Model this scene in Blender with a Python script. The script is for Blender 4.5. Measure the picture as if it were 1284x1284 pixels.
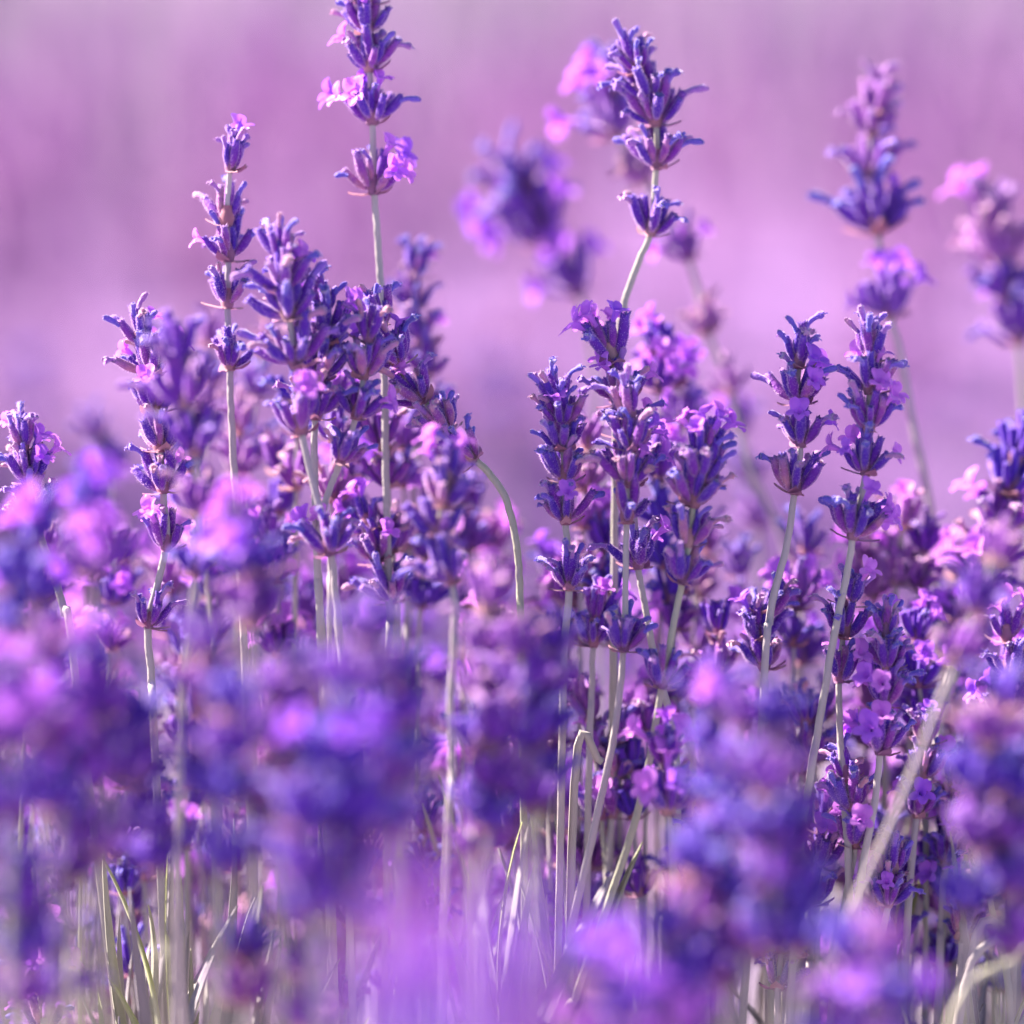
import bpy, math, random
import numpy as np
from mathutils import Vector, Matrix

# ------------------------------------------------------------------ reset
for o in list(bpy.data.objects):
    bpy.data.objects.remove(o)
scene = bpy.context.scene
COL = scene.collection
R = math.radians

# ------------------------------------------------------------------ camera
CAM = Vector((0.0, 0.0, 0.50))
PITCH = R(11.0)
FRAME = 0.200                       # metres across the frame, one metre away
cam = bpy.data.cameras.new('camera')
cam.sensor_width = 36.0
cam.lens = 36.0 / FRAME             # 180 mm
cam.clip_start = 0.02
cam.clip_end = 2000.0
cam.dof.use_dof = True
cam.dof.focus_distance = 1.0
cam.dof.aperture_fstop = 4.6
cam_ob = bpy.data.objects.new('camera', cam)
COL.objects.link(cam_ob)
cam_ob.location = CAM
cam_ob.rotation_euler = (R(90) - PITCH, 0, 0)
scene.camera = cam_ob
FWD = Vector((0, math.cos(PITCH), -math.sin(PITCH)))
UP = Vector((0, math.sin(PITCH), math.cos(PITCH)))

# ------------------------------------------------------------------ sky + sun
SUN = Vector((-0.74, 0.30, 0.62)).normalized()      # towards the sun
elev = math.asin(SUN.z)
world = bpy.data.worlds.new('World')
scene.world = world
world.use_nodes = True
nt = world.node_tree
bg = nt.nodes['Background']
sky = nt.nodes.new('ShaderNodeTexSky')
sky.sky_type = 'NISHITA'
sky.sun_disc = False
sky.sun_elevation = elev
sky.sun_rotation = math.atan2(SUN.x, SUN.y)
sky.dust_density = 0.3
sky.air_density = 0.8
nt.links.new(sky.outputs[0], bg.inputs[0])
bg.inputs[1].default_value = 0.05
sl = bpy.data.lights.new('sun', 'SUN')
sl.energy = 5.0
sl.angle = R(0.6)
sl.color = (1.0, 0.88, 0.78)
sun = bpy.data.objects.new('sun', sl)
COL.objects.link(sun)
sun.location = (-3, 2, 4)
sun.rotation_euler = SUN.to_track_quat('Z', 'Y').to_euler()

scene.view_settings.view_transform = 'Standard'
scene.view_settings.look = 'None'
scene.view_settings.gamma = 1.0
scene.view_settings.use_curve_mapping = False
scene.view_settings.exposure = 2.3
try:
    scene.cycles.max_bounces = 5
    scene.cycles.diffuse_bounces = 3
    scene.cycles.transmission_bounces = 3
except Exception:
    pass

# ------------------------------------------------------------------ helpers
def at(x, y, d):
    """point of the place seen at photo position x, y at depth d metres"""
    return CAM + d * (FWD + Vector((1, 0, 0)) * ((x - 642) / 1284 * FRAME) + UP * ((642 - y) / 1284 * FRAME))

def link(o, parent=None):
    COL.objects.link(o)
    if parent is not None:
        o.parent = parent
    return o

def new_mesh(name, verts, faces, mats, fmat=None, smooth=True):
    me = bpy.data.meshes.new(name)
    me.from_pydata([tuple(v) for v in verts], [], faces)
    for m in mats:
        me.materials.append(m)
    if fmat is not None:
        me.polygons.foreach_set('material_index', fmat)
    if smooth:
        me.polygons.foreach_set('use_smooth', [True] * len(me.polygons))
    me.update()
    return me

def tag(o, label, cat, group=None):
    o['label'] = label
    o['category'] = cat
    if group:
        o['group'] = group
    return o

def catmull(pts, n):
    P = [pts[0] + (pts[0] - pts[1])] + list(pts) + [pts[-1] + (pts[-1] - pts[-2])]
    out = []
    for i in range(1, len(P) - 2):
        p0, p1, p2, p3 = P[i - 1], P[i], P[i + 1], P[i + 2]
        for k in range(n):
            t = k / n
            out.append(0.5 * ((2 * p1) + (p2 - p0) * t + (2 * p0 - 5 * p1 + 4 * p2 - p3) * t * t
                              + (3 * p1 - p0 - 3 * p2 + p3) * t ** 3))
    out.append(P[-2])
    return out

def sweep(pts, rads, segs, rib=0.0, cap0=True, cap1=True, twist=0.0):
    """verts, faces of a tube along pts"""
    verts, faces = [], []
    ref = Vector((0, 1, 0.02))
    n = len(pts)
    for i in range(n):
        t = (pts[min(i + 1, n - 1)] - pts[max(i - 1, 0)]).normalized()
        a = t.cross(ref)
        if a.length < 1e-4:
            a = t.cross(Vector((1, 0, 0)))
        a.normalize()
        b = t.cross(a).normalized()
        for k in range(segs):
            an = 2 * math.pi * k / segs + twist * i
            r = rads[i] * (1 + rib * (1 if k % 2 else -1))
            verts.append(pts[i] + a * (math.cos(an) * r) + b * (math.sin(an) * r))
    for i in range(n - 1):
        for k in range(segs):
            k2 = (k + 1) % segs
            faces.append((i * segs + k, i * segs + k2, (i + 1) * segs + k2, (i + 1) * segs + k))
    if cap0:
        faces.append(tuple(range(segs)))
    if cap1:
        faces.append(tuple((n - 1) * segs + k for k in reversed(range(segs))))
    return verts, faces

# ------------------------------------------------------------------ materials
def material(name):
    m = bpy.data.materials.new(name)
    m.use_nodes = True
    n = m.node_tree.nodes
    p = n['Principled BSDF']
    return m, m.node_tree, n, m.node_tree.links, p, n['Material Output']

def ramp(nodes, stops):
    r = nodes.new('ShaderNodeValToRGB')
    e = r.color_ramp.elements
    while len(e) < len(stops):
        e.new(0.5)
    for el, (pos, c) in zip(e, stops):
        el.position = pos
        el.color = (*c, 1)
    return r

def plant(name, stops, sheen=0.4, tint=(1, 0.78, 0.95), rough=0.6, trans=0.0, tcol=None,
          base_tip=None, bump=0.0, bscale=900, noise_amt=0.25, nscale=350, coords='object', spec=0.3):
    m, t, n, l, p, out = material(name)
    info = n.new('ShaderNodeObjectInfo')
    tc = n.new('ShaderNodeTexCoord')
    nz = n.new('ShaderNodeTexNoise')
    nz.inputs['Scale'].default_value = nscale
    nz.inputs['Detail'].default_value = 3
    l.new(tc.outputs['Object'], nz.inputs['Vector'])
    mx = n.new('ShaderNodeMath'); mx.operation = 'MULTIPLY_ADD'
    mx.inputs[1].default_value = noise_amt * 2
    mx.inputs[2].default_value = -noise_amt
    l.new(nz.outputs['Fac'], mx.inputs[0])
    ad = n.new('ShaderNodeMath'); ad.operation = 'ADD'
    l.new(info.outputs['Random'], ad.inputs[0])
    l.new(mx.outputs[0], ad.inputs[1])
    rp = ramp(n, stops)
    l.new(ad.outputs[0], rp.inputs[0])
    col = rp.outputs[0]
    if base_tip is not None:
        sp = n.new('ShaderNodeSeparateXYZ')
        l.new(tc.outputs['Generated'], sp.inputs[0])
        (c0, p0), (c1, p1) = base_tip
        mr = n.new('ShaderNodeMapRange')
        mr.inputs['From Min'].default_value = 0.0
        mr.inputs['From Max'].default_value = p0
        mr.inputs['To Min'].default_value = 0.75
        mr.inputs['To Max'].default_value = 0.0
        l.new(sp.outputs['Z'], mr.inputs[0])
        mi = n.new('ShaderNodeMix'); mi.data_type = 'RGBA'
        l.new(mr.outputs[0], mi.inputs['Factor'])
        l.new(col, mi.inputs['A'])
        mi.inputs['B'].default_value = (*c0, 1)
        col = mi.outputs['Result']
        mr = n.new('ShaderNodeMapRange')
        mr.inputs['From Min'].default_value = p1
        mr.inputs['From Max'].default_value = 1.0
        mr.inputs['To Max'].default_value = 0.7
        l.new(sp.outputs['Z'], mr.inputs[0])
        mi = n.new('ShaderNodeMix'); mi.data_type = 'RGBA'
        l.new(mr.outputs[0], mi.inputs['Factor'])
        l.new(col, mi.inputs['A'])
        mi.inputs['B'].default_value = (*c1, 1)
        col = mi.outputs['Result']
    l.new(col, p.inputs['Base Color'])
    p.inputs['Roughness'].default_value = rough
    p.inputs['Specular IOR Level'].default_value = spec
    p.inputs['Sheen Weight'].default_value = sheen
    p.inputs['Sheen Roughness'].default_value = 0.5
    p.inputs['Sheen Tint'].default_value = (*tint, 1)
    if bump:
        nb = n.new('ShaderNodeTexNoise')
        nb.inputs['Scale'].default_value = bscale
        l.new(tc.outputs['Object'], nb.inputs['Vector'])
        bp = n.new('ShaderNodeBump')
        bp.inputs['Strength'].default_value = bump
        bp.inputs['Distance'].default_value = 0.0004
        l.new(nb.outputs['Fac'], bp.inputs['Height'])
        l.new(bp.outputs[0], p.inputs['Normal'])
    if trans:
        tr = n.new('ShaderNodeBsdfTranslucent')
        if tcol is None:
            l.new(col, tr.inputs['Color'])
        else:
            tr.inputs['Color'].default_value = (*tcol, 1)
        ms = n.new('ShaderNodeMixShader')
        ms.inputs[0].default_value = trans
        l.new(p.outputs[0], ms.inputs[1])
        l.new(tr.outputs[0], ms.inputs[2])
        l.new(ms.outputs[0], out.inputs['Surface'])
    return m

M_CALYX = plant('calyx_violet_felt',
                [(0.0, (0.055, 0.006, 0.34)), (0.35, (0.10, 0.007, 0.36)), (0.7, (0.17, 0.010, 0.34)), (0.86, (0.25, 0.045, 0.34)), (1.0, (0.48, 0.20, 0.30))],
                sheen=0.45, trans=0.12, tcol=(0.30, 0.05, 0.45), bump=0.5, bscale=1500,
                base_tip=(((0.40, 0.14, 0.36), 0.25), ((0.10, 0.06, 0.52), 0.62)))
M_CALYX_SOFT = plant('calyx_violet',
                [(0.0, (0.050, 0.007, 0.38)), (0.35, (0.085, 0.009, 0.40)), (0.7, (0.14, 0.014, 0.38)), (1.0, (0.24, 0.045, 0.36))],
                sheen=0.45, trans=0.12, tcol=(0.30, 0.05, 0.50), nscale=500, noise_amt=.5)
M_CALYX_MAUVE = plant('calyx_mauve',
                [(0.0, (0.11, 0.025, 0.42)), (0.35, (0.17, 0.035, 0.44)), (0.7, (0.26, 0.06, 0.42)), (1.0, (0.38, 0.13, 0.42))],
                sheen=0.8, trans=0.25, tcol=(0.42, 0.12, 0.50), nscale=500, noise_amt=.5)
M_HAIR = plant('felt_hair', [(0.0, (0.64, 0.42, 0.78)), (1.0, (0.74, 0.52, 0.72))], sheen=0.2, trans=0.5,
               tcol=(0.75, 0.50, 0.80))
M_TUBE = plant('withered_corolla',
               [(0.0, (0.12, 0.09, 0.56)), (0.45, (0.20, 0.10, 0.60)), (0.75, (0.38, 0.15, 0.54)), (1.0, (0.55, 0.26, 0.36))],
               sheen=0.7, tint=(0.9, 0.88, 1.0), trans=0.2, bump=0.5, bscale=1300)
M_PETAL = plant('open_corolla',
                [(0.0, (0.42, 0.13, 0.84)), (0.5, (0.60, 0.18, 0.84)), (1.0, (0.72, 0.25, 0.82))],
                sheen=0.25, trans=0.45, rough=0.5, bump=0.2)
M_BRACT = plant('papery_bract', [(0.0, (0.42, 0.18, 0.22)), (0.5, (0.30, 0.12, 0.26)), (1.0, (0.52, 0.28, 0.30))],
                sheen=0.2, trans=0.3)
M_STEM = plant('grey_stem', [(0.0, (0.36, 0.32, 0.31)), (0.5, (0.40, 0.34, 0.36)), (1.0, (0.35, 0.34, 0.25))],
               sheen=0.25, tint=(1, 0.95, 0.9), bump=0.4, bscale=700, nscale=90, spec=0.35, rough=0.5)
M_LEAF = plant('grey_leaf', [(0.0, (0.27, 0.24, 0.28)), (0.5, (0.36, 0.33, 0.31)), (0.85, (0.34, 0.36, 0.20)), (1.0, (0.40, 0.42, 0.09))],
               sheen=0.3, tint=(1, 0.95, 0.95), trans=0.2, bump=0.3, nscale=60, noise_amt=0.1)
M_FOLIAGE = plant('bush_foliage', [(0.0, (0.14, 0.09, 0.20)), (0.5, (0.20, 0.15, 0.24)), (1.0, (0.22, 0.21, 0.17))],
                  sheen=0.2, trans=0.2, nscale=14, noise_amt=0.6)
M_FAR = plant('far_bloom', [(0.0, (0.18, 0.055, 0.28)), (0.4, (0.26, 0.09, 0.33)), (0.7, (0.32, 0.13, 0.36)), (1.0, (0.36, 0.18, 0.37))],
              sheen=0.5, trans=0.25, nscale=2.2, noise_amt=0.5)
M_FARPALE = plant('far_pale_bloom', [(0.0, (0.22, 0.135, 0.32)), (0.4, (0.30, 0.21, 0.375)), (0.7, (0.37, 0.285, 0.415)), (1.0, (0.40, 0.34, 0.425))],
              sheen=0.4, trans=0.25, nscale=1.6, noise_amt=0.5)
M_FARLEAF = plant('far_foliage', [(0.0, (0.16, 0.065, 0.25)), (1.0, (0.22, 0.11, 0.29))], sheen=0.2, nscale=3, noise_amt=0.5)

m, t, n, l, p, out = material('mauve_soil')
tc = n.new('ShaderNodeTexCoord')
nz = n.new('ShaderNodeTexNoise'); nz.inputs['Scale'].default_value = 3.0; nz.inputs['Detail'].default_value = 8
l.new(tc.outputs['Object'], nz.inputs['Vector'])
rp = ramp(n, [(0.3, (0.36, 0.27, 0.40)), (0.7, (0.52, 0.42, 0.54))])
l.new(nz.outputs['Fac'], rp.inputs[0])
l.new(rp.outputs[0], p.inputs['Base Color'])
p.inputs['Roughness'].default_value = 0.9
nb = n.new('ShaderNodeTexNoise'); nb.inputs['Scale'].default_value = 40; nb.inputs['Detail'].default_value = 6
l.new(tc.outputs['Object'], nb.inputs['Vector'])
bp = n.new('ShaderNodeBump'); bp.inputs['Strength'].default_value = 0.8; bp.inputs['Distance'].default_value = 0.03
l.new(nb.outputs['Fac'], bp.inputs['Height']); l.new(bp.outputs[0], p.inputs['Normal'])
M_SOIL = m

# ------------------------------------------------------------------ ground
def ground():
    n = 90
    k = np.linspace(-1, 1, n)
    ax = np.sign(k) * (np.abs(k) ** 3.2) * 600
    rng = np.random.RandomState(3)
    verts, faces = [], []
    for j in range(n):
        for i in range(n):
            x, y = ax[i], ax[j] + 2
            near = math.exp(-(x * x + y * y) / 200)
            verts.append((x, y, near * (0.012 * math.sin(7 * y) + rng.uniform(-0.012, 0.012))))
    for j in range(n - 1):
        for i in range(n - 1):
            a = j * n + i
            faces.append((a, a + 1, a + n + 1, a + n))
    o = bpy.data.objects.new('ground', new_mesh('ground', verts, faces, [M_SOIL]))
    o['kind'] = 'structure'
    link(o)
ground()

# ------------------------------------------------------------------ far lavender rows (nobody could count them)
def spike_verts(levels, segs, h, r):
    """a simple flower spike: stacked flaring whorls"""
    v, f = [], []
    for L in range(levels):
        z0 = h * L / levels
        z1 = h * (L + 1.25) / levels
        k = 1.0 if L < levels - 1 else 0.6
        b = len(v)
        for s in range(segs):
            a = 2 * math.pi * (s + 0.5 * (L % 2)) / segs
            v.append((0.3 * r * math.cos(a), 0.3 * r * math.sin(a), z0))
        for s in range(segs):
            a = 2 * math.pi * (s + 0.5 * (L % 2)) / segs
            q = r * k * (1.0 if s % 2 else 0.7)
            v.append((q * math.cos(a), q * math.sin(a), z1 if s % 2 else z1 * 0.96))
        for s in range(segs):
            s2 = (s + 1) % segs
            f.append((b + s, b + s2, b + segs + s2, b + segs + s))
    b = len(v)
    w = r * 0.09
    for z in (-h * 4.0, 0.05 * h):
        v += [(-w, 0, z), (w, -w, z), (0, w, z)]
    f += [(b, b + 1, b + 4, b + 3), (b + 1, b + 2, b + 5, b + 4), (b + 2, b, b + 3, b + 5)]
    return np.array(v), f

def lavender_row(y0, half, width, height, count, levels, segs, seed, bloom=M_FAR):
    rng = np.random.RandomState(seed)
    base, bf = spike_verts(levels, segs, 0.055, 0.0085)
    bf = np.array(bf)
    nv = len(base)
    V = np.zeros((count * nv, 3)); F = np.zeros((count * len(bf), 4), int)
    for i in range(count):
        x = rng.uniform(-half, half)
        q = rng.uniform(-1, 1)
        y = y0 + q * width * 0.5 + 0.03 * math.sin(x * 3 + seed)
        z = height * (0.80 + 0.20 * math.sqrt(max(0, 1 - q * q))) + rng.uniform(-0.07, 0.03) - 0.055
        s = rng.uniform(0.8, 1.25)
        tx, ty = rng.normal(0, 0.15), rng.normal(0, 0.15) + 0.25 * q
        P = base * s
        P = P + np.stack([P[:, 2] * tx, P[:, 2] * ty, 0 * P[:, 2]], 1)
        V[i * nv:(i + 1) * nv] = P + (x, y, z)
        F[i * len(bf):(i + 1) * len(bf)] = bf + i * nv
    V = list(map(tuple, V.tolist())); F = list(map(tuple, F.tolist()))
    nb = len(F)
    # leafy mound under the spikes
    nx, ny = int(half * 2 / 0.10), 9
    b = len(V)
    for j in range(ny):
        q = -1 + 2 * j / (ny - 1)
        for i in range(nx + 1):
            x = -half + 2 * half * i / nx
            z = (height - 0.11) * math.sqrt(max(0.0, 1 - q * q)) * rng.uniform(0.82, 1.08)
            V.append((x, y0 + q * width * 0.5 * rng.uniform(0.9, 1.1), max(z, -0.02)))
    for j in range(ny - 1):
        for i in range(nx):
            a = b + j * (nx + 1) + i
            F.append((a, a + 1, a + nx + 2, a + nx + 1))
    me = new_mesh('lavender_row', V, F, [bloom, M_FARLEAF], [0] * nb + [1] * (len(F) - nb))
    o = bpy.data.objects.new('lavender_row', me)
    o['kind'] = 'stuff'
    tag(o, 'row of %s lavender bushes running across the field behind the flower heads' % ('pale lilac' if bloom is M_FARPALE else 'violet'), 'lavender row', 'lavender rows across the field')
    link(o)

ROWS = [(2.35, 2.6, 0.55, 0.26, 1500), (2.82, 2.8, 0.5, 0.25, 1200), (3.28, 3.0, 0.5, 0.27, 1300), (3.74, 3.2, 0.5, 0.24, 1200), (4.2, 3.4, 0.55, 0.25, 1200), (7.2, 5.0, 0.6, 0.27, 1100)]
for i, (y0, half, w, h, c) in enumerate(ROWS):
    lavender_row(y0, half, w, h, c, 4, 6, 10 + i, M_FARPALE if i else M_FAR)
for i in range(14):
    lavender_row(8.4 + 1.3 * i * (1 + 0.06 * i), 6 + 1.2 * i, 0.65, 0.30, 800, 2, 4, 40 + i)

# ------------------------------------------------------------------ flower pieces (shared meshes, metres)
mm = 0.001
def calyx_mesh(seed):
    rng = random.Random(seed)
    L = 6.9 * mm * rng.uniform(0.90, 1.08)
    bend = rng.uniform(0.6, 1.9) * mm
    prof = [(0.0, 0.34), (0.10, 0.66), (0.28, 1.02), (0.50, 1.18), (0.72, 1.08), (0.88, 0.92), (0.965, 0.98)]
    segs = 12
    side = rng.uniform(-0.9, 0.9) * mm
    pts = [Vector((-bend * t * t, side * t * t, L * t)) for t, _ in prof]
    fat = rng.uniform(.78, .98)
    rads = [r * mm * fat * rng.uniform(0.95, 1.05) for _, r in prof]
    v, f = sweep(pts, rads, segs, rib=0.07, cap1=False, twist=rng.uniform(-0.03, 0.03))
    top = (len(prof) - 1) * segs
    for k in range(segs):                      # small teeth round the mouth
        if k % 2:
            c = pts[-1]
            v[top + k] = c + (v[top + k] - c) * rng.uniform(0.95, 1.18) + Vector((0, 0, rng.uniform(0.35, 0.75) * mm))
    b = len(v)                                 # dark throat
    v.append(pts[-2] * 1.0)
    for k in range(segs):
        f.append((top + k, top + (k + 1) % segs, b))
    nf = len(f)
    for _ in range(420):                       # felt
        face = f[rng.randrange(segs * (len(prof) - 1))]
        a, b_, c, d = (v[q] for q in face)
        s, t = rng.random(), rng.random()
        p0 = (a * (1 - s) + b_ * s) * (1 - t) + (d * (1 - s) + c * s) * t
        ci = min(len(pts) - 1, int(p0.z / L * (len(pts) - 1)))
        nrm = (p0 - Vector((pts[ci].x, pts[ci].y, p0.z))).normalized()
        dr = (nrm + Vector((rng.uniform(-.6, .6), rng.uniform(-.6, .6), rng.uniform(-.2, .9)))).normalized()
        w = dr.cross(Vector((rng.random(), rng.random(), rng.random()))).normalized() * 0.042 * mm
        q = len(v)
        v += [p0 - w, p0 + w, p0 + dr * rng.uniform(0.22, 0.55) * mm]
        f.append((q, q + 1, q + 2))
    me = new_mesh('calyx', v, f, [M_CALYX, M_HAIR], [0] * nf + [1] * (len(f) - nf))
    me['tip'] = (pts[-2].x, pts[-2].y, pts[-2].z)
    return me

def tube_mesh(seed):
    """closed bud or withered corolla sticking out of the calyx"""
    rng = random.Random(seed)
    L = rng.uniform(2.4, 4.4) * mm
    z0 = 5.7 * mm
    bx, by = rng.uniform(-0.4, 2.6) * mm, rng.uniform(-1.3, 1.3) * mm
    sh = rng.choice([0, 1])
    if sh:
        prof = [(0, .55), (.3, .50), (.55, .48), (.75, .62), (.88, .86), (1.0, .70)]
    else:
        prof = [(0, .60), (.25, .58), (.5, .62), (.7, .74), (.88, .72), (1.0, .38)]
    segs = 8
    pts = [Vector((-0.7 * mm + bx * t * t, by * t * t, z0 + L * t)) for t, _ in prof]
    v, f = sweep(pts, [r * mm for _, r in prof], segs, rib=0.05)
    n = len(prof)
    for i in range(2, n):
        for k in range(segs):
            v[i * segs + k] += Vector([rng.uniform(-.12, .12) * mm for _ in range(3)])
    if sh:                                     # shrivelled lobes folded outwards
        for q in range(4):
            a = 2 * math.pi * (q + rng.random() * .6) / 4
            c = pts[-1]
            rd = Vector((math.cos(a), math.sin(a), 0))
            tg = Vector((-math.sin(a), math.cos(a), 0))
            b = len(v)
            up = rng.uniform(-.2, .5)
            v += [c + rd * .35 * mm - tg * .35 * mm, c + rd * .35 * mm + tg * .35 * mm,
                  c + rd * 1.0 * mm + tg * .38 * mm + Vector((0, 0, up * mm)), c + rd * 1.0 * mm - tg * .38 * mm + Vector((0, 0, up * mm)),
                  c + rd * 1.2 * mm + Vector((0, 0, (up - .35) * mm))]
            f += [(b, b + 1, b + 2, b + 3), (b + 3, b + 2, b + 4)]
    nf = len(f)
    for _ in range(140):
        p0 = v[rng.randrange(segs, n * segs)]
        dr = Vector((rng.uniform(-1, 1), rng.uniform(-1, 1), rng.uniform(-.3, 1))).normalized()
        w = dr.cross(Vector((rng.random(), rng.random(), rng.random()))).normalized() * 0.03 * mm
        q = len(v)
        v += [p0 - w, p0 + w, p0 + dr * rng.uniform(0.2, 0.42) * mm]
        f.append((q, q + 1, q + 2))
    return new_mesh('corolla_bud', v, f, [M_TUBE, M_HAIR], [0] * nf + [1] * (len(f) - nf))

def flower_mesh(seed):
    """open two-lipped corolla"""
    rng = random.Random(seed)
    z0, L = 5.7 * mm, rng.uniform(3.0, 4.4) * mm
    bx = rng.uniform(0.4, 1.5) * mm
    prof = [(0, .55), (.35, .55), (.7, .75), (1.0, 1.05)]
    segs = 8
    pts = [Vector((-0.7 * mm + bx * t * t, 0, z0 + L * t)) for t, _ in prof]
    v, f = sweep(pts, [r * mm for _, r in prof], segs, cap1=False)
    c = pts[-1]
    lobes = [(math.pi - .50, 2.9, 1.55, .25), (math.pi + .50, 2.9, 1.55, .25), (0, 2.5, 1.15, .95), (1.05, 2.3, 1.1, .9), (-1.05, 2.3, 1.1, .9)]
    for a, LL, W, op in lobes:
        a += rng.uniform(-.15, .15)
        LL *= rng.uniform(.85, 1.15) * mm
        W *= rng.uniform(.9, 1.1) * mm
        op += rng.uniform(-.2, .25)
        rd = Vector((math.cos(a), math.sin(a), 0))
        tg = Vector((-math.sin(a), math.cos(a), 0))
        b = len(v)
        NU, NV = 5, 4
        pos = c + rd * .95 * mm - Vector((0, 0, .2 * mm))
        wv = rng.uniform(0, 6)
        for iu in range(NU + 1):
            u = iu / NU
            ang = op + u * rng.uniform(.75, 1.0)
            dr = Vector((0, 0, 1)) * math.cos(ang) + rd * math.sin(ang)
            if iu:
                pos = pos + dr * (LL / NU)
            nr = rd * math.cos(ang) - Vector((0, 0, 1)) * math.sin(ang)
            hw = W * math.sqrt(max(0.02, math.sin(math.pi * min(0.97, .17 + .80 * u))))
            for iv in range(NV + 1):
                s = -1 + 2 * iv / NV
                v.append(pos + tg * (hw * s) - nr * (.22 * mm * s * s) + nr * (.16 * mm * math.sin(4 * u + 3 * s + wv)))
        for iu in range(NU):
            for iv in range(NV):
                q = b + iu * (NV + 1) + iv
                f.append((q, q + 1, q + NV + 2, q + NV + 1))
    return new_mesh('open_floret', v, f, [M_PETAL])

def bract_mesh(seed):
    rng = random.Random(seed)
    v, f = [], []
    L, W = rng.uniform(3.4, 4.6) * mm, rng.uniform(1.0, 1.6) * mm
    for i in range(6):
        u = i / 5
        w = W * math.sin(math.pi * min(.985, .22 + .78 * u)) ** 1.0
        x = -0.9 * mm * u * u + rng.uniform(-.1, .1) * mm
        for s in (-1, 0, 1):
            v.append(Vector((x + .35 * mm * abs(s), w * s, L * u)))
    for i in range(5):
        for k in range(2):
            q = i * 3 + k
            f.append((q, q + 1, q + 4, q + 3))
    return new_mesh('bract', v, f, [M_BRACT])

def node_mesh():
    pts = [Vector((0, 0, z * mm)) for z in (-1.2, -.5, .6, 1.8, 3.0)]
    v, f = sweep(pts, [r * mm for r in (1.0, 1.25, 1.5, 1.2, .95)], 10, rib=.04)
    return new_mesh('whorl', v, f, [M_BRACT])

CALYX = [calyx_mesh(i) for i in range(8)]
TUBE = [tube_mesh(100 + i) for i in range(10)]
FLOWER = [flower_mesh(200 + i) for i in range(7)]
BRACT = [bract_mesh(300 + i) for i in range(4)]
NODE = node_mesh()

def layout(rng, spread, open_p, side, rot, term, tube_p, sparse=1.0):
    """pieces of one whorl: (kind, mesh, local matrix)"""
    out = []
    tiers = [(rng.randint(7, 9), 34, 64, 1.3, 0.0), (rng.randint(4, 6), 10, 36, 0.9, 1.1)]
    if term:
        tiers = [(6, 26, 48, 0.9, 0.0), (4, 6, 24, 0.5, 1.2)]
    for n, t0, t1, r0, z0 in tiers:
        ph = rng.uniform(0, 6.28)
        for i in range(n):
            if rng.random() > sparse:
                continue
            a = ph + 2 * math.pi * i / n + rng.uniform(-.42, .42)
            th = R(rng.uniform(t0, t1)) * spread
            z = Vector((math.sin(th) * math.cos(a), math.sin(th) * math.sin(a), math.cos(th)))
            y = Vector((-math.sin(a), math.cos(a), 0))
            y = (y + z * rng.uniform(-.12, .12)).normalized()
            x = y.cross(z).normalized()
            y = z.cross(x)
            s = rng.uniform(.68, 1.08)
            M = Matrix((x * s, y * s, z * s)).transposed().to_4x4()
            M.translation = Vector((math.cos(a) * r0 * mm, math.sin(a) * r0 * mm, (z0 + rng.uniform(-.4, .5)) * mm))
            out.append(('calyx', rng.choice(CALYX), M))
            wx = (rot @ z).x
            po = open_p
            if side:
                po = open_p * (1.9 if wx * side > 0.12 else 0.12)
            if rng.random() < po:
                out.append(('open_floret', rng.choice(FLOWER), M))
            elif rng.random() < tube_p:
                out.append(('corolla_bud', rng.choice(TUBE), M))
    for i in range(rng.randint(2, 3)):
        a = rng.uniform(0, 6.28)
        th = R(rng.uniform(72, 105))
        z = Vector((math.sin(th) * math.cos(a), math.sin(th) * math.sin(a), math.cos(th)))
        y = Vector((-math.sin(a), math.cos(a), 0))
        x = y.cross(z)
        M = Matrix((x, y, z)).transposed().to_4x4()
        M.translation = Vector((math.cos(a) * .8 * mm, math.sin(a) * .8 * mm, -.7 * mm))
        out.append(('bract', rng.choice(BRACT), M))
    return out

# whole whorls as one mesh, for flower heads too soft to show their florets singly
_np = {}
def mesh_np(me):
    if me.name not in _np:
        co = np.empty(len(me.vertices) * 3); me.vertices.foreach_get('co', co)
        _np[me.name] = (co.reshape(-1, 3), [tuple(p.vertices) for p in me.polygons], [me.materials[p.material_index] for p in me.polygons])
    return _np[me.name]

SOFT = {}
def soft_whorl(rng, open_p, term, mauve):
    key = (min(3, int(round(open_p * 5))), term, rng.randrange(3), mauve)
    if key not in SOFT:
        r2 = random.Random(str(key))
        v, f, fm = [], [], []
        mats = [M_CALYX_MAUVE if mauve else M_CALYX_SOFT, M_HAIR, M_TUBE, M_PETAL, M_BRACT]
        pieces = layout(r2, 1.0, key[0] / 5, 0, Matrix.Identity(3), term, 0.6)
        pieces.append(('node', NODE, Matrix.Identity(4)))
        for kind, me, M in pieces:
            co, pf, pm = mesh_np(me)
            b = len(v)
            A = np.array(M)
            v += (co @ A[:3, :3].T + A[:3, 3]).tolist()
            for q, mt in zip(pf, pm):
                if mt is M_HAIR:
                    continue
                f.append(tuple(i + b for i in q)); fm.append(0 if mt is M_CALYX else mats.index(mt))
        SOFT[key] = new_mesh('whorl', v, f, mats, fm)
    return SOFT[key]

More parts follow.
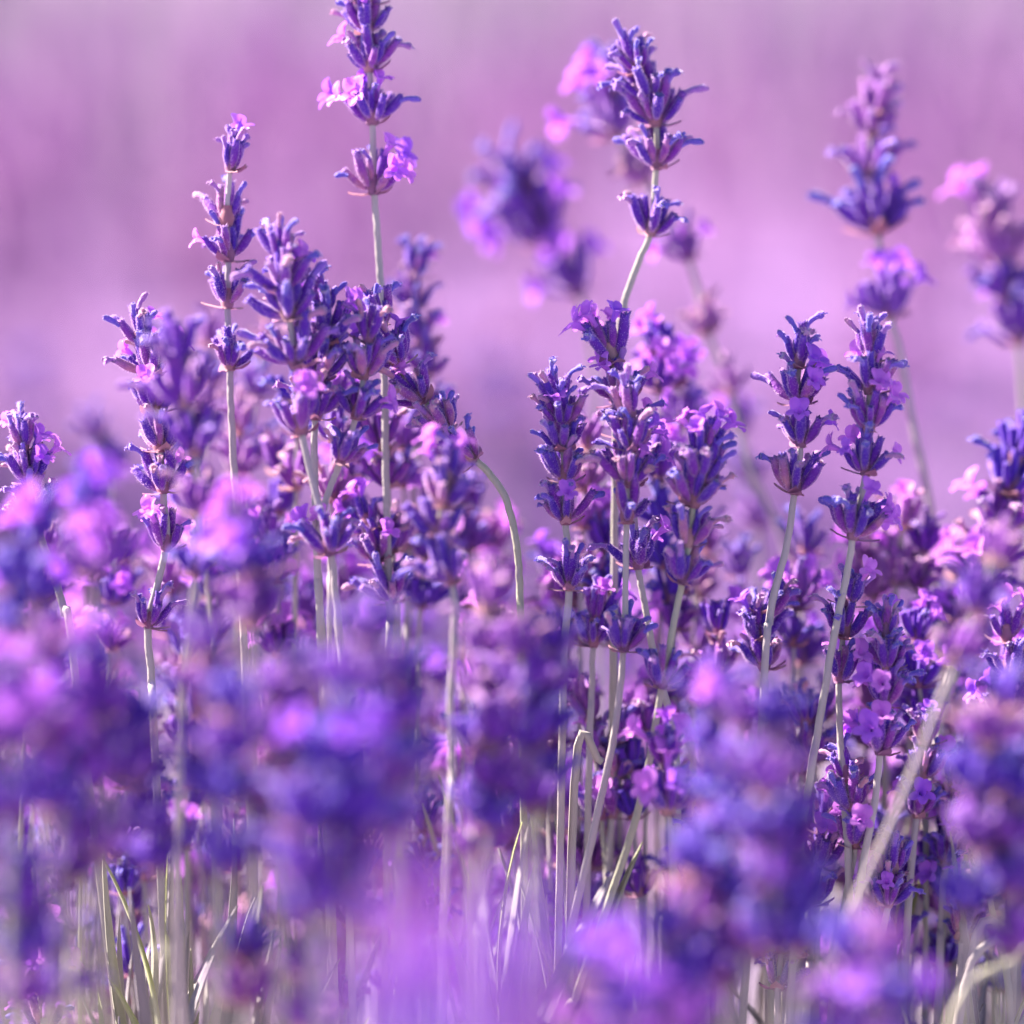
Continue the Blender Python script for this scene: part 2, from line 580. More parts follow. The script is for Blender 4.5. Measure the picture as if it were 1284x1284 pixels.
SEED = [1000]
def spike(label, d, whorls, stem, detail=True, group=None, rad=1.0, tube_p=0.75, lean=0.0, sparse=.9, name='lavender_spike'):
    """whorls: (x, y, width[, open share[, side]]) from the top down; stem: further points down"""
    SEED[0] += 1
    rng = random.Random(SEED[0])
    ws = [tuple(w) + (0.06, 0)[len(w) - 3:] for w in whorls]
    dd = lambda i: d + lean * i
    P = [at(w[0], w[1], dd(i)) for i, w in enumerate(ws)]
    k = len(P)
    P += [at(x, y, dd(k + i)) for i, (x, y) in enumerate(stem)]
    last, prev = P[-1], P[-2] if len(P) > 1 else P[-1] + Vector((0, 0, 0.05))
    dirn = (last - prev).normalized()
    if dirn.z > -0.5:
        dirn = Vector((dirn.x * .3, dirn.y * .3, -1)).normalized()
    sl_ = dirn / abs(dirn.z)
    foot = Vector((last.x + sl_.x * last.z * .35, last.y + 0.02 * rng.uniform(-1, 1), 0.0))
    P.append(last.lerp(foot, .5) + Vector((sl_.x * last.z * .1, 0, 0)))
    P.append(foot)
    root = bpy.data.objects.new(name, None)
    root.empty_display_size = 0.01
    root.location = foot
    link(root)
    tag(root, label, 'lavender', group)
    path = catmull(P, 7)
    npth = len(path)
    jit = [Vector((rng.uniform(-1, 1), rng.uniform(-1, 1), 0)) * 0.00022 for _ in path]
    pts = [q + j * .35 - foot for q, j in zip(path, jit)]
    r_ = [(0.56 + 0.30 * min(1, i / npth * 1.6)) * mm * rad for i in range(npth)]
    v, f = sweep(pts, r_, 8, rib=.15)
    so = bpy.data.objects.new('stem', new_mesh('stem', v, f, [M_STEM]))
    link(so, root)
    for i, w in enumerate(ws):
        x, y, wd, op, side = w[:5]
        up = (path[max(0, i * 7 - 3)] - path[min(npth - 1, i * 7 + 3)]).normalized()
        if i == 0:
            up = (path[0] - path[4]).normalized()
        q = up.to_track_quat('Z', 'Y') @ Matrix.Rotation(rng.uniform(0, 6.28), 3, 'Z').to_quaternion()
        rot = q.to_matrix()
        ratio = wd * dd(i) * FRAME / 1284 / 0.0165
        s = min(1.18, max(.84, math.sqrt(ratio)))
        term = (i == 0)
        if detail:
            wo = bpy.data.objects.new('whorl', NODE)
            spread = min(1.45, max(.6, ratio / s))
            for kind, me, M in layout(rng, spread, op, side, rot, term, tube_p, sparse):
                c = bpy.data.objects.new(kind, me)
                link(c, wo)
                c.matrix_basis = M
        else:
            s = min(1.4, max(.8, ratio))
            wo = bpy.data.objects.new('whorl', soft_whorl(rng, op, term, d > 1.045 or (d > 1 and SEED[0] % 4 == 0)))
        link(wo, root)
        wo.location = P[i] - foot
        wo.rotation_mode = 'QUATERNION'
        wo.rotation_quaternion = q
        wo.scale = (s, s, s)
    return root

# ------------------------------------------------------------------ the flower heads one can tell apart
spike('tallest lavender spike on a long straight stem, pink florets on its two lowest whorls', 1.014,
      [(455, -75, 70), (457, -38, 90), (459, 0, 95), (461, 38, 92), (463, 84, 96), (467, 150, 100, .45, -1), (469, 237, 112, .6, 1)],
      [(473, 290), (478, 370), (482, 480), (484, 610), (488, 760), (486, 900)], sparse=1.0)
spike('loose violet spike with widely spaced whorls and a small tip beside the bushier head', 1.008,
      [(289, 210, 66), (284, 277, 108), (286, 322, 92), (285, 380, 100), (288, 458, 98)], [(290, 520), (294, 600), (300, 700), (308, 860)], sparse=.8)
spike('dense leaning spike with pinkish buds at its tip and a separate low whorl', 0.985,
      [(353, 322, 100), (357, 362, 118, .25, 1), (362, 395, 128, .12, 1), (370, 455, 130), (377, 538, 118), (414, 690, 104, .15, -1)],
      [(420, 740), (426, 810), (432, 960)], tube_p=.75)
spike('bushy spike with lilac florets wedged between the dense leaning spike and straight stem', 0.993,
      [(404, 392, 96, .3), (408, 428, 116, .35, 1), (402, 470, 110), (396, 520, 100)], [(394, 580), (398, 700), (404, 860)], tube_p=.8)
spike('bent-over spike whose stem arches sharply before the head droops sideways', 1.0,
      [(478, 405, 92), (498, 455, 104), (530, 500, 96), (560, 540, 90), (593, 574, 66)],
      [(612, 592), (634, 625), (647, 680), (652, 745), (655, 900)], tube_p=.8)
spike('narrow upright spike with long pale-edged calyces crowding the arching bent-over head', 0.992,
      [(462, 425, 84), (456, 470, 86), (447, 520, 84), (428, 577, 76)], [(414, 612), (404, 650), (398, 720), (404, 800), (410, 950)], tube_p=.8)
spike('small spike half hidden behind the crowded heads, one pink bud sticking up from its tip', 1.05,
      [(522, 345, 62), (520, 385, 74), (528, 425, 76), (536, 468, 78), (530, 520, 80)], [(520, 600), (512, 760), (506, 900)])
spike('soft violet spike with a long side bud reaching out beside the thin arching stem', 0.968,
      [(560, 605, 90), (556, 632, 98), (550, 668, 106), (566, 727, 112, .1)], [(570, 780), (565, 880), (567, 965), (560, 1100)])
spike('dark short spike tucked between the long straight stem and the soft violet head', 1.015,
      [(462, 660, 84, .4, -1), (474, 700, 100, .15), (490, 752, 96)], [(494, 810), (498, 950)])
spike('shaggy spike with pale curling buds down its side and one loose lower whorl', 1.0,
      [(178, 430, 84), (188, 468, 98), (194, 512, 104), (200, 560, 104), (204, 612, 100), (208, 686, 62, .5, -1), (186, 782, 56)],
      [(190, 850), (196, 980)], tube_p=.85)
spike('blurred pale-stemmed spike overlapping the shaggy spike, dark whorls on a thick pinkish stalk', 0.952,
      [(222, 455, 120, .1), (234, 505, 130), (246, 565, 120, .1), (248, 640, 100), (246, 720, 90)], [(232, 840), (226, 960)], detail=False, rad=.95)
spike('small lit spike with pink curled buds at the edge, behind blurred mauve heads', 1.0,
      [(30, 560, 60), (36, 600, 78, .5, 1), (44, 650, 80)], [(60, 700), (80, 765), (96, 860)], tube_p=.9)
spike('tall dark spike on a curved pale stem with a gap above its lowest whorl', 1.016,
      [(800, 86, 92), (814, 122, 104, .15, 1), (822, 152, 112), (823, 206, 106), (816, 290, 92)],
      [(800, 330), (782, 384), (776, 430), (772, 560), (770, 760), (768, 900)])
spike('blurred leaning spike just behind the curved-stem spike, lilac florets and a browning lower stalk', 1.075,
      [(766, 112, 110, .2), (772, 165, 120, .4), (808, 225, 90, .2), (862, 322, 84, .5), (888, 415, 72, .15), (916, 490, 76)],
      [(942, 590), (985, 690), (1000, 850)], detail=False)
spike('blurred lilac spike standing alone against the open field, two pink-edged tiers', 1.11,
      [(652, 235, 130, .1), (668, 268, 145, .2), (682, 298, 150, .4), (722, 366, 125, .6)], [(740, 420), (752, 560), (760, 800)], detail=False)
spike('softly blurred tall spike with three flared tiers and a detached lilac whorl below', 1.06,
      [(1096, 138, 104), (1094, 165, 108), (1092, 216, 120, .1), (1100, 286, 136, .22), (1115, 392, 112, .6)],
      [(1128, 440), (1146, 540), (1168, 650), (1180, 850)], detail=False)
spike('blurred pale lilac spike at the end of the clump with its stem out of sight', 1.085,
      [(1248, 285, 120, .2), (1254, 326, 135, .2), (1264, 370, 125, .1), (1276, 425, 120, .5)], [(1284, 520), (1290, 800)], detail=False)
spike('crisp short-budded spike on a slanting grey stem with an open lowest whorl', 1.0,
      [(1002, 456, 92), (1000, 502, 96), (1004, 555, 82), (997, 614, 92)], [(985, 690), (966, 770), (955, 900)], tube_p=.75, sparse=.9)
spike('crisp spike with violet open florets beside the slanting-stem spike, well spaced lower whorl', 0.995,
      [(1092, 448, 90), (1090, 488, 96), (1090, 535, 96, .25, 1), (1086, 590, 90, .5, -1), (1070, 670, 108, .25, 1)],
      [(1062, 720), (1045, 800), (1030, 890), (1012, 1000), (1000, 1120)])
spike('soft purple whorl cluster behind the spaced lower whorl of the crisp violet spike', 1.04,
      [(1132, 660, 84, .2), (1124, 728, 108, .2)], [(1118, 800), (1110, 950)], detail=False)
spike('pink-topped spike whose open florets spread above the crowded centre heads', 1.005,
      [(768, 450, 128, .5), (780, 500, 104, .2), (786, 545, 100, .25, 1), (792, 600, 96), (800, 708, 84)],
      [(808, 755), (818, 810), (832, 868), (846, 930), (850, 1080)])
spike('stout spike in the crowded centre with reddish bracts and a dark lone whorl lower down', 0.992,
      [(790, 520, 84), (792, 560, 92, .3, 1), (788, 605, 98, .3, 1), (786, 650, 104), (782, 812, 74)],
      [(770, 920), (745, 1040), (716, 1172), (705, 1284)], sparse=.9)
spike('slim spike with one-sided curved buds and a small mauve whorl below its forked stem', 0.998,
      [(699, 508, 66), (704, 532, 80), (706, 560, 86), (708, 600, 88), (709, 652, 84), (714, 735, 78)], [(708, 810), (704, 960)], tube_p=.85)
spike('dark blue-violet spike with two pale lilac florets at its tip', 0.99,
      [(882, 572, 90, .9), (878, 600, 104), (870, 630, 104), (863, 680, 90), (856, 727, 84), (830, 858, 76)],
      [(815, 950), (795, 1035), (760, 1140), (722, 1250), (700, 1330)], tube_p=.6)
spike('low dark spike with pale blue bud tips at the foot of the slanting grey stem', 1.01,
      [(962, 770, 66), (950, 800, 92), (958, 835, 104)], [(962, 900), (966, 1050)])
spike('short dark spike on twin upright stems under the spaced lower whorl', 1.0,
      [(1066, 755, 70), (1058, 795, 92), (1052, 850, 84)], [(1054, 930), (1060, 1020), (1066, 1160)])
spike('bright magenta-flowered spike with upright dry brown buds', 0.996,
      [(1112, 795, 62), (1112, 835, 72, .1), (1110, 880, 82, .5, -1), (1104, 940, 96, .75, -1)], [(1096, 1010), (1080, 1100), (1070, 1240)], tube_p=.9)
spike('blurred thick-stemmed spike leaning across the right-hand stems with a bare jointed stalk', 0.93,
      [(1246, 700, 100), (1224, 766, 110), (1200, 828, 104, .1)], [(1178, 882), (1138, 985), (1094, 1085), (1046, 1190), (985, 1330)], detail=False, rad=1.0)
spike('soft mauve spike with white curled buds leaning beyond the leafy magenta flowers', 1.035,
      [(1274, 575, 110), (1266, 615, 120, .1), (1252, 665, 125, .2), (1240, 705, 115, .1), (1228, 745, 110, .2)], [(1205, 800), (1180, 900), (1160, 1050)], detail=False)
spike('pink-floreted spike standing at the edge beneath the soft mauve spike', 1.01,
      [(1262, 800, 90, .6), (1264, 845, 104, .5), (1262, 895, 100, .4)], [(1262, 960), (1268, 1100)])
spike('magenta open whorl with dark buds pointing sideways, in front of the long pale stems', 0.98,
      [(836, 960, 84, .6), (838, 1015, 112, .65)], [(842, 1070), (846, 1200)])
spike('dark curled spike with pale bud tips between the slanting stems', 1.0,
      [(1062, 975, 74), (1068, 1012, 88), (1072, 1058, 84, .25)], [(1060, 1130), (1044, 1250)], tube_p=.85)
spike('small pink-lilac flowering spike low among the leaves at the corner of the clump', 1.0,
      [(52, 1200, 60, .3), (50, 1240, 88, .6), (56, 1290, 96, .6)], [(58, 1340)])
spike('withered stalk with tiny dry pinkish calyces, almost bare', 0.965,
      [(246, 900, 44), (243, 950, 46), (236, 985, 44), (222, 1062, 40)], [(226, 1150), (230, 1260)], tube_p=.3, sparse=.6)
spike('pale withered spike with fringed lit florets beside crossing bare stems', 1.0,
      [(1236, 1096, 60, .4), (1240, 1120, 66, .3)], [(1252, 1180), (1268, 1284)], tube_p=.9, sparse=.8)
spike('drooping dark purple whorl on a slim stem between the twin stems and magenta flowers', 1.02,
      [(1010, 905, 70), (1018, 950, 84)], [(1022, 1030), (1024, 1180)])
spike('pink dry-budded spike rising low between the blurred violet heads', 1.0,
      [(980, 1190, 60), (976, 1236, 84)], [(974, 1300)], tube_p=.9)
spike('dark small spike beside the dark lone whorl of the stout spike', 1.012,
      [(748, 775, 66), (744, 806, 70)], [(742, 870), (738, 1000)])

for lab, d, wh, st in [
    ('curled violet spike low beside the bare jointed leaning stalk', 1.01, [(1160, 930, 70, .2), (1156, 975, 84, .2), (1150, 1020, 80)], [(1142, 1100), (1134, 1220)]),
    ('dark spike under the curled violet one with pink petal tips', 1.015, [(1196, 985, 66, .3), (1190, 1030, 84, .3), (1186, 1080, 84)], [(1180, 1160), (1176, 1260)]),
    ('little indigo spike low between slanting bare stems', 1.0, [(1120, 1090, 60), (1114, 1132, 76, .2)], [(1104, 1190), (1096, 1280)]),
    ('small blue-tipped spike under the drooping dark purple whorl', 1.01, [(1030, 1040, 64), (1026, 1084, 80, .2), (1022, 1130, 80)], [(1016, 1200), (1010, 1290)]),
    ('violet spike with one magenta floret among the corner leaves', 1.01, [(1216, 1130, 60, .3), (1208, 1176, 76)], [(1200, 1260)]),
    ('dim violet spike behind the magenta open whorl', 1.02, [(776, 930, 60), (772, 972, 76), (768, 1020, 80)], [(762, 1100), (756, 1220)]),
    ('lilac spike with fringed florets at the edge above the crossing stems', 1.005, [(1276, 985, 80, .5), (1274, 1036, 90, .5)], [(1272, 1110), (1270, 1240)]),
    ]:
    spike(lab, d, wh, st, tube_p=.85)

# blurred heads close to the lens
FG = [
 ('blurred mauve head with a pink rounded top beside the small lit edge spike', .87, [(112, 622, 120, .6), (118, 690, 130, .3)], [(116, 760), (110, 900)]),
 ('blurred violet head at the edge under the small lit edge spike', .89, [(44, 650, 110, .6), (48, 722, 120, .2)], [(52, 800), (54, 950)]),
 ('blurred violet head with a pink side floret hanging before the thick pinkish stalk', .885, [(300, 640, 100, .6), (312, 690, 130, .4), (318, 748, 140)], [(318, 830), (316, 960)]),
 ('large blurred indigo head with a pale pink stalk showing through its middle', .83, [(345, 850, 110), (340, 905, 130), (335, 975, 140), (345, 1040, 140)], [(350, 1120), (352, 1250)]),
 ('large blurred blue-violet head with one round pink floret', .81, [(430, 845, 130), (425, 930, 150, .2), (415, 1010, 150), (400, 1105, 140)], [(398, 1200), (396, 1330)]),
 ('blurred deep blue head between the large indigo heads and the single straight stem', .84, [(500, 830, 110), (505, 880, 130), (508, 940, 130), (500, 1010, 110)], [(498, 1100), (496, 1240)]),
 ('blurred purple head with a pink lit shoulder low over the leaves', .84, [(120, 810, 110, .4), (130, 870, 140), (140, 945, 150, .2), (130, 1040, 130)], [(128, 1120), (126, 1260)]),
 ('blurred lilac-blue head cut by the edge of the clump, above grey leaves', .81, [(0, 840, 110), (6, 900, 140, .2), (10, 990, 140)], [(10, 1090), (10, 1240)]),
 ('blurred violet head sunk among leaf tips near the corner', .83, [(30, 1080, 110, .1), (34, 1145, 120)], [(36, 1240), (36, 1330)]),
 ('blurred dark purple head beneath the thin arching stem', .885, [(650, 790, 100, .1), (656, 840, 120), (660, 905, 130), (665, 980, 120)], [(668, 1060), (668, 1200)]),
 ('blurred purple head low behind the single straight stem', .9, [(592, 985, 90), (598, 1040, 104)], [(600, 1120), (602, 1240)]),
 ('blurred tall indigo head with a lilac tip before the long pale stems', .84, [(930, 880, 110, .5), (940, 950, 130), (945, 1030, 150), (940, 1110, 140), (935, 1160, 120)], [(930, 1240), (926, 1340)]),
 ('blurred lilac-pink head above the tall indigo head', .88, [(905, 860, 90, .5), (910, 930, 100, .3)], [(912, 1010), (914, 1180)]),
 ('blurred blue-violet head beside the thick leaning stem', .86, [(1232, 905, 110), (1228, 960, 130), (1222, 1030, 130), (1216, 1110, 120)], [(1214, 1190), (1212, 1330)]),
 ('blurred purple head with a magenta glow at the foot of the leaning stems', .79, [(1110, 1180, 120, .3), (1112, 1235, 130, .2), (1116, 1300, 130)], [(1116, 1370)]),
 ('blurred violet head beside the pink dry-budded spike', .82, [(840, 1150, 100), (846, 1215, 120), (850, 1290, 130, .2)], [(850, 1360)]),
 ('faint lilac head so close that it melts into haze over the grey leaves', .60, [(560, 1110, 130, .2), (566, 1190, 150, .4), (570, 1270, 150, .4)], [(572, 1380)]),
 ('faint lilac head beside the closest hazy one, melting into the pale leaves', .63, [(650, 1120, 120, .2), (654, 1200, 140, .4), (658, 1270, 140, .4)], [(668, 1380)]),
 ('blurred violet-blue round head at the foot of the frame before the long pale stems', .76, [(790, 1250, 120, .3), (794, 1310, 130, .2)], [(796, 1400)]),
]
def nearer(d):
    return d if d < .7 else 1 - (1 - d) * .70
for lab, d, wh, st in FG:
    dy = 90 if d < .7 else 30
    d = nearer(d)
    wh = [(w[0], w[1] + dy, w[2], (w[3] if len(w) > 3 else 0) * (.6 if .7 < d < .95 and w[1] > 760 else 1)) for w in wh]
    st = [(x, y + dy) for x, y in st]
    spike(lab, d, wh, st, detail=False, group='blurred flower heads close by', rad=1.0)
rg = random.Random(21)
# more heads crowding round those: (x, y of top whorl, depth, whorls, open share)
CLOSE = [(255, 820, .85, 4, .1), (285, 905, .82, 4, 0), (380, 790, .86, 4, .1), (465, 800, .83, 5, 0), (375, 960, .80, 3, .2),
         (455, 970, .81, 3, 0), (515, 1040, .86, 3, 0), (60, 800, .83, 4, .3), (85, 900, .85, 4, .1), (175, 850, .87, 4, 0),
         (-30, 800, .82, 5, .3), (-10, 960, .84, 4, .1), (610, 770, .9, 4, .1), (690, 780, .9, 4, .2),
         (620, 890, .88, 3, 0), (890, 900, .86, 5, .1), (975, 890, .86, 5, 0), (960, 990, .83, 4, 0), (905, 1030, .85, 4, .1),
         (1000, 1040, .86, 3, 0), (870, 1100, .84, 4, 0), (1260, 850, .87, 5, .1), (1275, 980, .86, 4, 0), 
         (1060, 1160, .8, 3, .1), (760, 1200, .78, 3, .3),
         (480, 1130, .64, 2, .2), (20, 1090, .82, 3, .1), (310, 1150, .87, 2, .1), (385, 1160, .86, 3, .1), (70, 1170, .86, 2, .1), (700, 1170, .6, 2, .2), (20, 745, .86, 4, .2)]
ANCH = [(110, 640, 'mauve head with a pink rounded top'), (300, 690, 'violet head with a pink side floret'), (345, 950, 'indigo head with a pale pink stalk'),
        (425, 960, 'blue-violet head with one round pink floret'), (505, 920, 'deep blue head by the single straight stem'), (130, 920, 'purple head with a pink lit shoulder'),
        (5, 900, 'lilac-blue head at the edge of the clump'), (655, 880, 'dark purple head beneath the arching stem'), (940, 1020, 'tall indigo head with a lilac tip'),
        (1228, 980, 'blue-violet head beside the thick leaning stem'), (1112, 1230, 'purple head with a magenta glow'), (846, 1210, 'violet head by the dry-budded spike'), (570, 1180, 'hazy lilac heads')]
def near_name(x, y, table):
    return min(table, key=lambda a: (a[0] - x) ** 2 + .5 * (a[1] - y) ** 2)[2]
for x, y, d, nw, op in CLOSE:
    y += 115 if d < .7 else 34
    d = nearer(d)
    y += rg.uniform(-45, 45)
    op = op * .45
    dx = rg.uniform(-8, 8)
    wh = [(x + dx * i, y + 52 / d * i * rg.uniform(.9, 1.1), rg.uniform(95, 118) / d, op) for i in range(nw)]
    spike('blurred %s %s head pressed against the %s' % ({2: 'stubby', 3: 'short', 4: 'tall'}.get(nw, 'long'), 'lilac-flecked' if op > .25 else 'violet', near_name(x, y + 60, ANCH)), d, wh, [(x + dx * nw, wh[-1][1] + 90), (x + dx * nw, wh[-1][1] + 220)],
          detail=False, group='blurred heads pressed together', rad=.8)

# crowd of spikes behind the front ones
rf = random.Random(77)
BACK = [(200, 760, 'shaggy spike with pale curling buds'), (294, 700, 'loose spike with widely spaced whorls'), (424, 760, 'dense leaning spike'), (486, 780, 'tallest spike on its straight stem'),
        (568, 800, 'soft spike with the long side bud'), (650, 720, 'bent-over arching stem'), (708, 800, 'slim spike with one-sided buds'), (775, 860, 'stout spike with reddish bracts'),
        (840, 820, 'dark spike with two pale tip florets'), (966, 780, 'crisp spike on a slanting grey stem'), (1050, 800, 'short dark spike on twin stems'), (1110, 860, 'magenta-flowered spike with dry buds'),
        (1180, 900, 'thick-stemmed leaning spike'), (1265, 860, 'pink-floreted spike at the edge'), (40, 700, 'small lit spike with pink curled buds'), (110, 900, 'purple head with a pink lit shoulder'),
        (350, 950, 'indigo head with a pale pink stalk'), (650, 950, 'dark purple head beneath the arching stem'), (940, 1000, 'tall indigo head with a lilac tip')]
GB = 'lavender spikes crowded behind the front stems'
def behind(x, y, d, nw, op):
    x0, y0 = x, y
    wh = []
    dx = rf.uniform(-9, 9)
    for i in range(nw):
        wh.append((x0 + dx * i, y0 + (52 / d) * i * rf.uniform(.9, 1.15) + (rf.uniform(10, 40) if i == nw - 1 else 0), rf.uniform(78, 104) / d, op if rf.random() < .6 else .06))
    xb, yb = wh[-1][0], wh[-1][1]
    TIER = {2: 'two', 3: 'three', 4: 'four', 5: 'five'}
    spike('%s %s-tiered %s spike crowded in behind the %s' % ('upright' if abs(dx) < 3 else 'tilted', TIER[nw], 'lilac-flowered' if op > .3 else 'violet' if op > .05 else 'dark unopened', near_name(x, y + 90, BACK)), d, wh, [(xb + dx, yb + 80), (xb + dx * 1.5, yb + 240)], detail=False, group=GB, rad=.75)
for i in range(165):
    d = rf.uniform(1.03, 1.34)
    x = -160 + 1600 * ((i * 0.6180339) % 1.0) + rf.uniform(-30, 30)
    base = 690 if 0 < x < 560 else 740
    behind(x, base + (rf.uniform(-20, 230) if i % 5 < 3 else rf.uniform(220, 500)) + 60 * (d - 1.03) / .3, d, rf.choice([3, 4, 4, 5]), rf.choice([0, .1, .25, .5]))
for i in range(34):
    x = 540 + 760 * ((i * .6180339) % 1.0)
    behind(x, rf.uniform(880, 1150), rf.uniform(1.0, 1.09), rf.choice([2, 3, 3]), rf.choice([0, .1, .3, .5]))
for i in range(22):
    x = -20 + 600 * ((i * .6180339 + .3) % 1.0)
    behind(x, rf.uniform(1020, 1190), rf.uniform(1.01, 1.12), rf.choice([2, 3]), rf.choice([0, .1, .3, .5]))
for i in range(26):                        # outside the crowd's edges
    d = rf.uniform(.95, 1.3)
    x = rf.choice([rf.uniform(-420, -90), rf.uniform(1370, 1700)])
    behind(x, rf.uniform(640, 820), d, 4, rf.choice([0, .1, .3]))
for x, y, d, nw, op in [(330, 440, 1.06, 3, .1), (262, 430, 1.07, 4, .1), (300, 540, 1.05, 3, .3), (350, 590, 1.04, 3, .1), (505, 560, 1.04, 3, .1), (440, 600, 1.05, 3, .3),
                        (826, 440, 1.04, 3, .5), (850, 480, 1.05, 3, .4), (736, 560, 1.03, 4, .2), (826, 600, 1.03, 4, .1), (885, 690, 1.05, 3, .1), (930, 720, 1.06, 3, .2),
                        (1010, 690, 1.05, 3, .4), (1160, 690, 1.04, 4, .3), (1200, 720, 1.05, 4, .3), (375, 450, 1.03, 4, .1), (420, 500, 1.02, 3, .2), (240, 590, 1.03, 3, .3), (480, 560, 1.02, 3, .1), (540, 640, 1.04, 3, .3), (590, 640, 1.05, 3, .2), (760, 690, 1.03, 3, .3), (850, 740, 1.03, 3, .2), (900, 790, 1.02, 3, .4), (1000, 760, 1.03, 3, .3), (1090, 700, 1.05, 3, .4), (1150, 800, 1.02, 3, .3), (680, 830, 1.03, 3, .2), (740, 900, 1.02, 3, .3), (340, 680, 1.03, 3, .3), (620, 800, 1.03, 3, .3), (620, 690, 1.06, 3, .3), (690, 720, 1.05, 3, .2), (150, 700, 1.04, 3, .3), (260, 700, 1.04, 4, .2)]:
    behind(x, y, d, nw, op)
# a few soft ones standing further off in front of the open field
for lab, d, wh, st in [
    ('very blurred mauve spike standing off behind the bent-over head', 1.42, [(628, 430, 60), (630, 475, 70), (632, 525, 72)], [(634, 640), (636, 800)]),
    ('very blurred violet spike far behind the shaggy spike', 1.45, [(40, 470, 60), (44, 510, 70), (46, 560, 70)], [(50, 700), (50, 850)]),
    ('blurred bluish spike rising behind the mauve heads by the shaggy spike', 1.11, [(122, 545, 76), (134, 590, 92)], [(140, 680), (142, 800)]),
    ('very blurred purple spike off behind the softly blurred tall spike', 1.5, [(1190, 470, 60), (1192, 520, 70)], [(1194, 640), (1194, 800)]),
    ('blurred pale spike behind the dark blue-violet spike', 1.12, [(930, 540, 70, .3), (940, 600, 80, .2), (948, 660, 84)], [(956, 760), (960, 900)]),
    ]:
    spike(lab, d, wh, st, detail=False)

# ------------------------------------------------------------------ leaves
def leaf_mesh(seed, L, W):
    rng = random.Random(seed)
    v, f = [], []
    n = 9
    bx = rng.uniform(-.12, .12) * L
    by = rng.uniform(.02, .22) * L
    for i in range(n + 1):
        u = i / n
        w = W * (0.55 + .45 * math.sin(math.pi * min(1, u * 1.15 + .1))) * (1 if u < .75 else math.sqrt(max(0.0, (1 - u) / .25)) + .02)
        c = Vector((bx * u * u, by * u * u, L * u * (1 - .06 * u)))
        for s, zz in ((-1, -.35), (-.5, 0.02), (0, -.12), (.5, 0.02), (1, -.35)):
            v.append(c + Vector((w * s, w * zz, 0)))
    for i in range(n):
        for k in range(4):
            q = i * 5 + k
            f.append((q, q + 1, q + 6, q + 5))
    b = len(v)                                    # underside
    for i in range(n + 1):
        for k in range(5):
            v.append(v[i * 5 + k] + Vector((0, .00035, 0)))
    for i in range(n):
        for k in range(4):
            q = b + i * 5 + k
            f.append((q + 1, q, q + 5, q + 6))
        for k in (0, 4):
            q, q2 = i * 5 + k, b + i * 5 + k
            f.append((q, q + 5, q2 + 5, q2))
    return new_mesh('leaf', v, f, [M_LEAF])
LEAF = [leaf_mesh(i, (34 + 6 * (i % 5)) * mm, (1.1 + .2 * (i % 4)) * mm) for i in range(12)]

def shoot(label, x, y, d, n, seed, group=None, lean=0.0, spread=1.0):
    """leafy shoot; x, y is about where its leaf tips reach"""
    rng = random.Random(seed)
    top = at(x, y, d)
    h = max(.03, top.z - .035)
    root = bpy.data.objects.new('leafy_shoot', None)
    root.location = (top.x, top.y, 0)
    link(root)
    tag(root, label, 'leaves', group)
    pts = [Vector((lean * h * (1 - u), 0, h * u)) - Vector((lean * h, 0, 0)) * 0 for u in (0, .35, .7, 1.0)]
    pts = [Vector((-lean * h * (1 - u), 0, h * u)) for u in (0, .35, .7, 1.0)]
    v, f = sweep(catmull(pts, 4), [1.1 * mm] * 13, 6)
    link(bpy.data.objects.new('stem', new_mesh('stem', v, f, [M_STEM])), root)
    for i in range(n):
        u = .55 + .47 * i / n
        o = bpy.data.objects.new('leaf', rng.choice(LEAF))
        link(o, root)
        o.location = (-lean * h * (1 - u), 0, h * min(u, 1))
        o.rotation_euler = (rng.uniform(-.45, .45) * spread, rng.uniform(-.45, .45) * spread, rng.uniform(0, 6.28))
        s = rng.uniform(.75, 1.15)
        o.scale = (s, s, s)

GS = 'leafy shoots at the foot of the flowers'
rs = random.Random(5)
for k, (x, y, d) in enumerate([(180, 1075, 1.0), (205, 1100, .99), (235, 1085, 1.0), (262, 1110, 1.005), (290, 1085, 1.01), (315, 1140, 1.0),
                               (155, 1130, 1.01), (350, 1200, 1.0), (400, 1180, 1.02), (222, 1120, .985), (190, 1180, .98), (280, 1160, .985), (130, 1190, .99), (245, 1200, .975)]):
    shoot('tuft of upright narrow grey-green leaves under the purple head with a pink shoulder', x, y, d, 12, 500 + k, GS, rs.uniform(-.2, .2), .6)
for k, (x, y, d) in enumerate([(625, 1050, 1.02), (650, 1065, 1.0), (680, 1050, 1.0), (700, 1075, .995), (728, 1120, 1.0), (600, 1090, 1.03), (770, 1130, 1.01), (540, 1080, 1.03), (560, 1010, 1.03), (640, 1110, .985), (668, 1100, .98), (695, 1140, .985), (745, 1160, .985), (610, 1140, .98)]):
    shoot('tuft of pale leaning blade-like leaves beside the feet of the long pale stems', x, y, d, 12, 540 + k, GS, rs.uniform(.1, .4), .6)
for k, (x, y, d) in enumerate([(1245, 1180, 1.0), (1210, 1200, 1.01), (1275, 1150, 1.0), (1150, 1130, 1.02), (1100, 1140, 1.02), (1020, 1150, 1.02), (1262, 1210, .985), (1225, 1230, .985)]):
    shoot('tuft of grey leaves under the pale withered spike by crossing stems', x, y, d, 12, 580 + k, GS, rs.uniform(.1, .4), .7)
for k in range(26):
    d = rs.uniform(1.03, 1.35)
    shoot('tuft of narrow grey leaves in the shade behind the front stems', rs.uniform(-80, 1360), rs.uniform(1000, 1160), d, 10, 620 + k, GS, rs.uniform(-.3, .4), .8)

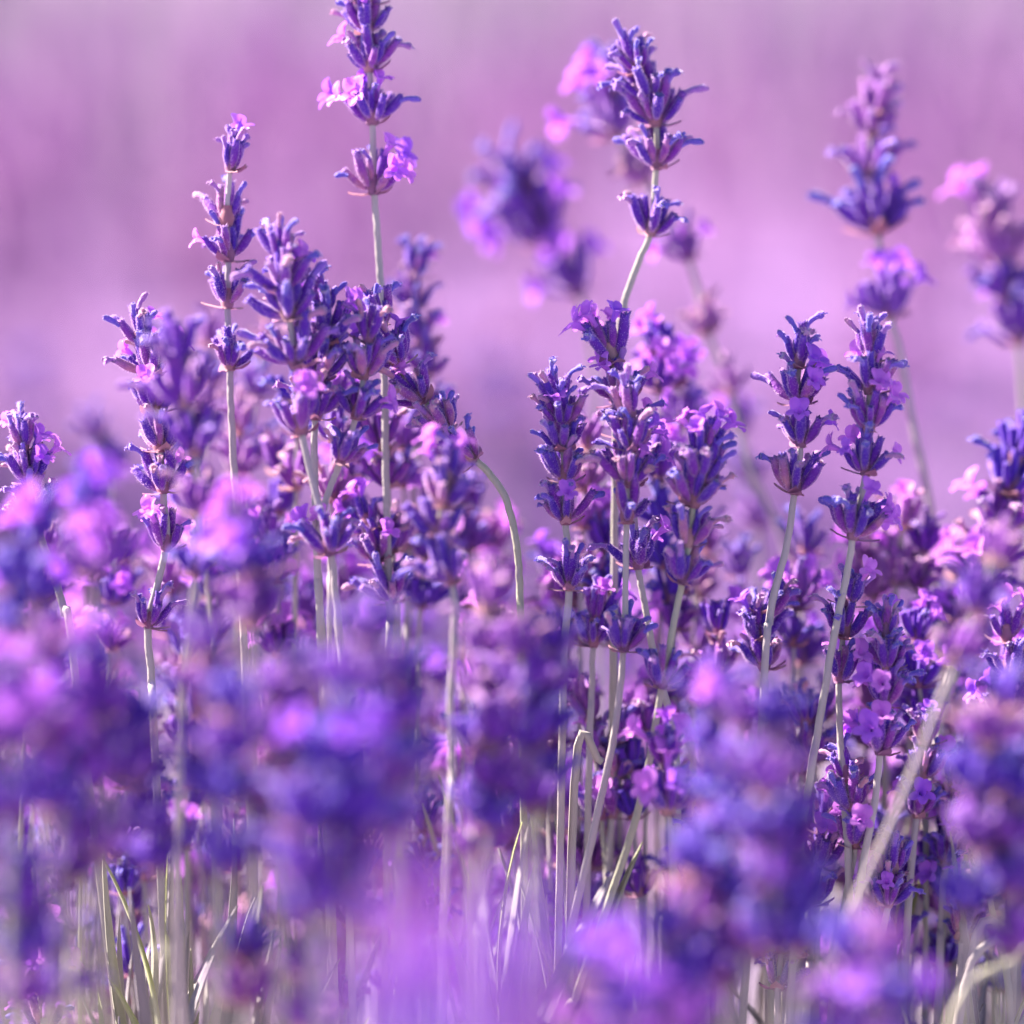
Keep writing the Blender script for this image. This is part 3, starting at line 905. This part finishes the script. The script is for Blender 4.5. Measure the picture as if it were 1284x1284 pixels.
# bare crossing stems in the corner
for k, (a, b, d) in enumerate([((1215, 1220), (1275, 1165), 1.0), ((1200, 1290), (1262, 1160), .985), ((1290, 1190), (1180, 1330), .93), ((720, 985), (755, 955), 1.0)]):
    P0, P1 = at(*a, d), at(*b, d)
    if P0.z > P1.z:
        P0, P1 = P1, P0
    ft = Vector((P0.x + (P0.x - P1.x) * .6, P0.y, 0))
    pts = catmull([P1, P0, P0.lerp(ft, .5), ft], 6)
    v, f = sweep([q - ft for q in pts], [(.8 + .3 * i / len(pts)) * mm for i in range(len(pts))], 8, rib=.08)
    o = bpy.data.objects.new('bare_stem', new_mesh('bare_stem', v, f, [M_STEM]))
    o.location = ft
    link(o)
    tag(o, ['bare pale stem crossing the withered spike', 'thin bare stem crossing another near the corner leaves',
            'blurred bare grey stem slanting by the corner leaves', 'short broken dark-tipped stem leaning on the long pale stems'][k], 'stem')

# dense foliage low in the bush (nobody could count it)
def foliage():
    rng = np.random.RandomState(8)
    V, F = [], []
    for i in range(9000):
        x = rng.uniform(-.75, .75)
        y = rng.uniform(.55, 1.75)
        edge = min(1, (1.8 - y) / .4)
        zt = (.15 + .075 * rng.rand()) * (.6 + .4 * edge)
        z0 = zt - rng.uniform(.03, .12)
        L = rng.uniform(.025, .045)
        z0 = min(z0, zt - L * .8)
        a = rng.uniform(0, 6.28)
        ln = rng.normal(0, .35, 2) * L
        w = rng.uniform(.0009, .0017)
        wx, wy = math.cos(a) * w, math.sin(a) * w
        b = len(V)
        V += [(x - wx * .6, y - wy * .6, z0), (x + wx * .6, y + wy * .6, z0),
              (x + ln[0] * .45 + wx, y + ln[1] * .45 + wy, z0 + L * .55), (x + ln[0] * .45 - wx, y + ln[1] * .45 - wy, z0 + L * .55),
              (x + ln[0] + wx * .2, y + ln[1] + wy * .2, z0 + L), (x + ln[0] - wx * .2, y + ln[1] - wy * .2, z0 + L)]
        F += [(b, b + 1, b + 2, b + 3), (b + 3, b + 2, b + 4, b + 5)]
    o = bpy.data.objects.new('lavender_foliage', new_mesh('lavender_foliage', V, F, [M_FOLIAGE]))
    o['kind'] = 'stuff'
    tag(o, 'dense narrow grey-mauve leaves filling the bottom of the bush', 'foliage')
    link(o)
foliage()
